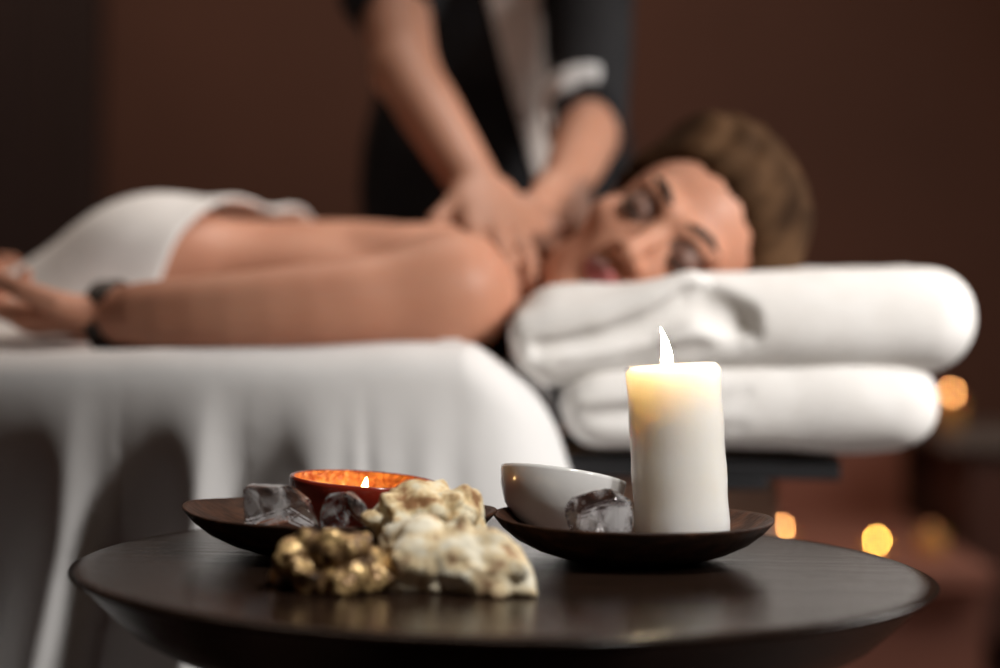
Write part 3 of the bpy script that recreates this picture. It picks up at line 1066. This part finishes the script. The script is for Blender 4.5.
# ------------------------------------------------------------------ the two dark dishes
def dish(loc, rx, ry, label, lift, seed, leanx):
    rnd = random.Random(seed)
    ph = rnd.random() * 6
    e = empty('wooden_dish', loc, label, 'dish', None)
    bm = bmesh.new()

    def wob(a, r, z):
        t = r / .1
        # slightly pointed, upswept left and right tips
        tip = abs(math.cos(a)) ** 6
        rr = r * (1 + .02 * math.sin(3 * a + ph) * t)
        zz = z + (lift[0] if math.cos(a) < 0 else lift[1]) * tip * max(t - .3, 0) ** 1.5
        return rr, zz
    prof = [(0, .0065), (.03, .0068), (.05, .0085), (.066, .0125), (.080, .0185), (.090, .0245), (.0965, .0290), (.0992, .0308), (.1, .0302),
            (.0998, .0285), (.094, .0215), (.084, .0135), (.070, .0065), (.055, .0018), (.046, 0), (0, 0)]
    bm_lathe(bm, prof, loc, 140, rx / .1, ry / .1, wob)
    o = from_bm('dish_bowl', bm, M['dish'], e)
    return e


DY = 1.535
tag(dish((P(336.5, 540, DY).x, DY, TZ), .1150, .100, 'dark brown wooden dish at the left holding the red candle bowl', (.0065, .0060), 4, 0), None, None, 'dark wooden dishes on the side table')
tag(dish((P(631.5, 540, DY).x, DY, TZ), .1020, .100, 'dark brown wooden dish at the right under the lit pillar candle', (.003, .003), 9, 0), None, None, 'dark wooden dishes on the side table')
DF = TZ + .0065          # inside floor of a dish


def flame(name, base, h, r, m, parent, bend=.0):
    bm = bmesh.new()
    n = 20
    rings = []
    for i in range(17):
        t = i / 16
        rad = r * (math.sin(PI * min(t * 1.05 + .16, 1) ** .62) ** .9 if t < .999 else 0)
        rad = r * max(0, (1 - t) ** .75 * (1 - math.exp(-(t + .12) * 9))) * 1.12
        off = bend * (-(t ** 2) * 1.0 + .55 * t)
        c = Vector(base) + Vector((off, 0, t * h))
        if i == 16: rings.append([bm.verts.new(c)])
        else: rings.append([bm.verts.new(c + Vector((rad * math.cos(2 * PI * k / n), rad * math.sin(2 * PI * k / n), 0))) for k in range(n)])
    for A, B in zip(rings[:-1], rings[1:]):
        for k in range(n):
            if len(B) == 1: bm.faces.new((A[k], A[(k + 1) % n], B[0]))
            else: bm.faces.new((A[k], A[(k + 1) % n], B[(k + 1) % n], B[k]))
    bm.faces.new(rings[0])
    return from_bm(name, bm, m, parent)


# ------------------------------------------------------------------ pillar candle
cb = P(684, 528, 1.555)
CR, CH = .0352, .1310
cb = Vector((cb.x, 1.560, DF + .0042))
pc = empty('pillar_candle', cb, 'tall ivory pillar candle with a burning wick standing in the right dish', 'candle')
bm = bmesh.new()
prof = [(0, 0), (CR - .002, 0), (CR, .002)]
prof += [(CR + .0004 * math.sin(k * 1.7), .002 + (CH - .007) * k / 12) for k in range(1, 13)]
prof += [(CR - .0010, CH - .0020), (CR - .0032, CH), (CR - .006, CH - .0004), (CR - .012, CH - .0012), (.012, CH - .0022), (.004, CH - .0026), (0, CH - .0026)]
bm_lathe(bm, prof, cb, 96, wob=lambda a, r, z: (r * (1 + .004 * math.sin(2 * a + z * 40)), z + (.0002 * math.sin(2 * a + 1) if z > CH - .006 else 0)))
wax = from_bm('wax', bm, M['wax'], pc)
fx = (P(669, 356, 1.555).x - P(676, 356, 1.555).x)
wb = cb + Vector((fx, -.004, CH - .0032))
bm = bmesh.new()
bm_tube(bm, [wb, wb + Vector((.0004, 0, .005)), wb + Vector((.0002, 0, .0085))], .0011, 8)
wk = from_bm('wick', bm, M['wick'], pc)
fl = flame('flame', wb + Vector((.0003, 0, .0015)), .0310, .0052, M['flame'], pc, bend=.0065)
bm = bmesh.new()
tp = cb + Vector((-CR + .002, -.006, CH - .003))
bm_tube(bm, [tp, tp + Vector((-.003, 0, .0015)), tp + Vector((-.002, 0, .004)), tp + Vector((.001, 0, .0045)), tp + Vector((.002, 0, .003)), tp + Vector((0, 0, .0018))], .0004, 6)
tr = from_bm('wax_thread', bm, M['wax'], pc)
rot_about([wax, wk, fl, tr], cb, Matrix.Rotation(R(-4.6), 3, 'Y'))

# ------------------------------------------------------------------ white bowl
wbp = P(562, 500, 1.572)
wl = Vector((P(557, 528, 1.572).x, 1.575, DF + .0012))
wbw = empty('white_bowl', wl, 'small white ceramic bowl tilted in the right dish beside the pillar candle', 'bowl')
bm = bmesh.new()
prof = [(0, .0052), (.018, .0058), (.030, .0115), (.0395, .0230), (.0440, .0345), (.0455, .0450), (.0466, .0474), (.0478, .0470),
        (.0478, .0445), (.0462, .0335), (.0415, .0205), (.0335, .0090), (.024, .0028), (.0215, 0), (.019, 0), (.0185, .0014), (0, .0014)]
bm_lathe(bm, [(r * 1.0, z) for r, z in prof], wl, 96)
ob = from_bm('bowl_body', bm, M['ceramic'], wbw)
rot_about([ob], wl + Vector((0, 0, .01)), Matrix.Rotation(R(7.5), 3, 'Y') @ Matrix.Rotation(R(-11.0), 3, 'X'))
ob.data.transform(Matrix.Translation((0, 0, .0025)))

# ------------------------------------------------------------------ red bowl with a burning candle in it
rl = Vector((P(361, 510, 1.572).x, 1.574, DF))
rb = empty('candle_bowl', rl, 'red bowl candle with a small flame inside standing in the left dish', 'candle')
bm = bmesh.new()
K = 1.0
po = [(.0528, .0465), (.0548, .0472), (.0560, .0462), (.0562, .0440), (.0552, .0360), (.0500, .0200), (.0400, .0070), (.030, .0012), (.024, 0), (0, 0)]
bm_lathe(bm, [(r, z * .925) for r, z in po], rl, 96)
o1 = from_bm('bowl_shell', bm, M['redbowl'], rb)
bm = bmesh.new()
pi_ = [(.0529, .0466), (.0524, .0440), (.0512, .0350), (.0462, .0215), (.038, .0115), (.02, .0060), (0, .0055)]
bm_lathe(bm, [(r, z * .925) for r, z in pi_], rl, 96)
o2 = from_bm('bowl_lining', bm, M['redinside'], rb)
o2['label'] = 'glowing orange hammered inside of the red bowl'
bm = bmesh.new()
bm_lathe(bm, [(0, .0260), (.040, .0257), (.0470, .0268), (.0466, .0245), (.040, .017), (0, .017)], rl, 64)
o3 = from_bm('wax', bm, M['amberwax'], rb)
bm = bmesh.new()
fb = rl + Vector((.0005, .004, .0260))
bm_tube(bm, [fb, fb + Vector((0, 0, .005))], .0010, 8)
o4 = from_bm('wick', bm, M['wick'], rb)
o5 = flame('flame', fb + Vector((0, 0, .003)), .0155, .0038, M['flame_bowl'], rb, bend=-.002)
rot_about([o1, o2, o3, o4, o5], rl, Matrix.Rotation(R(2.8), 3, 'Y') @ Matrix.Rotation(R(.5), 3, 'X'))
for x in (o1, o2, o3, o4, o5): x.data.transform(Matrix.Translation((0, 0, .001)))


# ------------------------------------------------------------------ crystals
def crystal(name, c, size, seed, m, label, cat, squash=0.0, npts=16, pts=None):
    rnd = random.Random(seed)
    bm = bmesh.new()
    if pts is None:
        pts = []
        for i in range(npts):
            v = Vector((rnd.gauss(0, 1), rnd.gauss(0, 1), rnd.gauss(0, 1))).normalized()
            pts.append((v.x * .5 * size[0], v.y * .5 * size[1], v.z * .5 * size[2] + .5 * size[2]))
        pts += [(-.33 * size[0], -.2 * size[1], 0), (.33 * size[0], -.2 * size[1], 0), (.1 * size[0], .34 * size[1], 0)]
    else:
        pts = [(p[0] * size[0], p[1] * size[1], p[2] * size[2]) for p in pts]
    vs = [bm.verts.new(Vector(c) + Vector((p[0], p[1], max(p[2], 0)))) for p in pts]
    r = bmesh.ops.convex_hull(bm, input=vs)
    junk = list({g for g in r['geom_interior'] + r['geom_unused'] if isinstance(g, bmesh.types.BMVert)})
    bmesh.ops.delete(bm, geom=junk, context='VERTS')
    bmesh.ops.bevel(bm, geom=list(bm.edges), offset=.0012, segments=2, affect='EDGES')
    o = from_bm(name, bm, m, None, False)
    return tag(o, label, cat, 'crystals in the dishes')


dz = DF + .0125
cA = P(282, 530, 1.468); cA.z = DF + .0185
crystal('crystal', cA, (.053, .034, .0305), 5, M['crystal_smoke'],
        'large clear crystal with a flat left face, leftmost in the left dish', 'crystal',
        pts=[(-.47, -.35, .0), (-.50, -.30, .98), (-.48, .4, .1), (-.46, .3, 1.0), (-.05, -.42, 1.0), (.10, .3, .98), (.33, -.35, .62), (.36, .3, .66),
             (.50, -.1, .10), (.46, -.3, .02), (.45, .3, .02), (.0, .5, .4), (-.2, -.5, .35), (.18, -.48, .3), (-.3, -.45, .7)])
cB = P(345, 532, 1.455); cB.z = DF + .0165
crystal('crystal', cB, (.037, .032, .031), 21, M['crystal_clear'],
        'smaller clear crystal in front of the red bowl', 'crystal',
        pts=[(-.42, -.3, .0), (-.48, -.2, .45), (-.36, -.25, .88), (-.30, .3, .9), (.02, -.4, 1.0), (.12, .3, .97), (.40, -.25, .72), (.50, .1, .35),
             (.40, -.3, .05), (.4, .35, .05), (-.4, .4, .1), (.05, -.52, .45), (-.15, -.48, .2), (.25, -.45, .2), (0, .5, .4)])
cC = P(601, 532, 1.468); cC.z = DF + .0135
crystal('crystal', cC, (.0535, .038, .0385), 8, M['crystal_white'],
        'grey and white veined crystal leaning at the foot of the white bowl', 'crystal', npts=34)


# ------------------------------------------------------------------ rough minerals
def rock(name, blobs, m, label, seed, rough_amp, group, floor_z, h=.0014):
    lo = np.min([np.array(c) - max(r) - .012 for c, r in blobs], 0); hi = np.max([np.array(c) + max(r) + .012 for c, r in blobs], 0)
    F = Field(lo, hi, h)
    for i, (c, r) in enumerate(blobs):
        rs = np.random.RandomState(seed + i)
        qm, _ = np.linalg.qr(np.eye(3) + .25 * rs.normal(size=(3, 3)))
        qm = qm * np.sign(np.diag(qm))
        F.ell(c, r, qm, .006)
    G = F.grid()
    n1 = np_noise(*G, 120, seed); n2 = np_noise(*G, 290, seed + 3); n3 = np.abs(np_noise(*G, 210, seed + 7))
    rs = np.random.RandomState(seed + 50)
    pts = lo + rs.rand(150, 3) * (hi - lo)
    d1 = np.full(F.v.shape, 9.0, np.float32)
    for p in pts:
        d1 = np.minimum(d1, (G[0] - p[0]) ** 2 + (G[1] - p[1]) ** 2 + (G[2] - p[2]) ** 2)
    d1 = np.sqrt(d1)
    F.v += (rough_amp * (.40 * n1 + .35 * n2 - .3 * n3) + .62 * (d1 - d1.mean()) * rough_amp / .005).astype(np.float32)
    F.func(lambda X, Y, Z: Z - floor_z, F.lo, F.lo + F.h * F.n, 0, True)
    o = F.obj(name, m)
    return tag(o, label, 'rock', group)


def rb_(px, py, d, rx, ry, rz):
    return (np.array(P(px, py, d)), (rx, ry, rz))


GR = 'rough minerals on the side table'
rock('mineral_rock', [rb_(425, 566, 1.372, .031, .030, .026), rb_(420, 545, 1.375, .024, .022, .016), rb_(485, 573, 1.362, .028, .026, .0205),
                      rb_(505, 580, 1.356, .019, .022, .014), rb_(455, 558, 1.37, .026, .024, .022), rb_(400, 578, 1.366, .013, .018, .012)],
     M['rock_pale'], 'large pale cream rough mineral at the front of the side table', 31, .0050, GR, TZ)
rock('mineral_rock', [rb_(412, 515, 1.445, .026, .024, .017), rb_(428, 497, 1.448, .015, .016, .0105), rb_(450, 515, 1.447, .024, .022, .015),
                      rb_(468, 522, 1.446, .012, .015, .008), rb_(385, 522, 1.443, .015, .016, .010), rb_(408, 528, 1.445, .026, .022, .012)],
     M['rock_beige'], 'knobbly cream mineral in the left dish, behind the larger pale one', 47, .0052, GR, DF + .010)
rock('mineral_rock', [rb_(302, 566, 1.362, .021, .024, .021), rb_(345, 566, 1.358, .022, .024, .020), rb_(325, 556, 1.362, .024, .022, .014),
                      rb_(364, 582, 1.352, .014, .018, .011), rb_(284, 580, 1.362, .011, .016, .010), rb_(330, 582, 1.35, .024, .022, .012)],
     M['rock_gold'], 'glinting brown and gold rough mineral at the front left of the side table', 71, .0052, GR, TZ)


# ------------------------------------------------------------------ small candles glowing in the background
def tealight(px, py, d, label, glow, base_z, amber=True):
    f = P(px, py, d)
    b = Vector((f.x, f.y, base_z))
    e = empty('tealight_candle', b, label, 'candle', 'small candles in the background')
    hh = f.z - base_z - .014
    bm = bmesh.new()
    bm_lathe(bm, [(0, 0), (.022, 0), (.024, .002), (.0245, hh * .9), (.0235, hh * .9), (.022, hh * .8), (0, hh * .8)], b, 32)
    from_bm('candle_cup', bm, M['amberwax'], e)
    bm = bmesh.new()
    bm_tube(bm, [b + Vector((0, 0, hh * .8)), b + Vector((0, 0, hh + .004))], .001, 6)
    from_bm('wick', bm, M['wick'], e)
    flame('flame', b + Vector((0, 0, hh + .002)), .0075, .0024, glow, e)


M['glow_gold'] = flame_mat('glow_gold', (1.0, .50, .09), (1.0, .52, .10), 150)
M['glow_orange'] = flame_mat('glow_orange', (1.0, .42, .13), (1.0, .44, .14), 120)
tealight(877, 535, 3.70, 'golden glowing small candle on the ledge, right of the pillar candle', M['glow_gold'], LEDGE_Z)
tealight(780, 523, 3.74, 'orange glowing small candle on the ledge, just over the tip of the right dish', M['glow_orange'], LEDGE_Z)
tealight(951, 388, 4.12, 'glowing small candle at the right behind the folded towels', M['glow_orange'], CAB_Z)
M['glow_reflection'] = flame_mat('glow_reflection', (1.0, .36, .14), (1.0, .38, .15), 3)  # dim flame put in for a faint reflected glow
tealight(932, 522, 3.66, 'faint reflection made as a dim small candle at the right end of the ledge', M['glow_reflection'], LEDGE_Z)
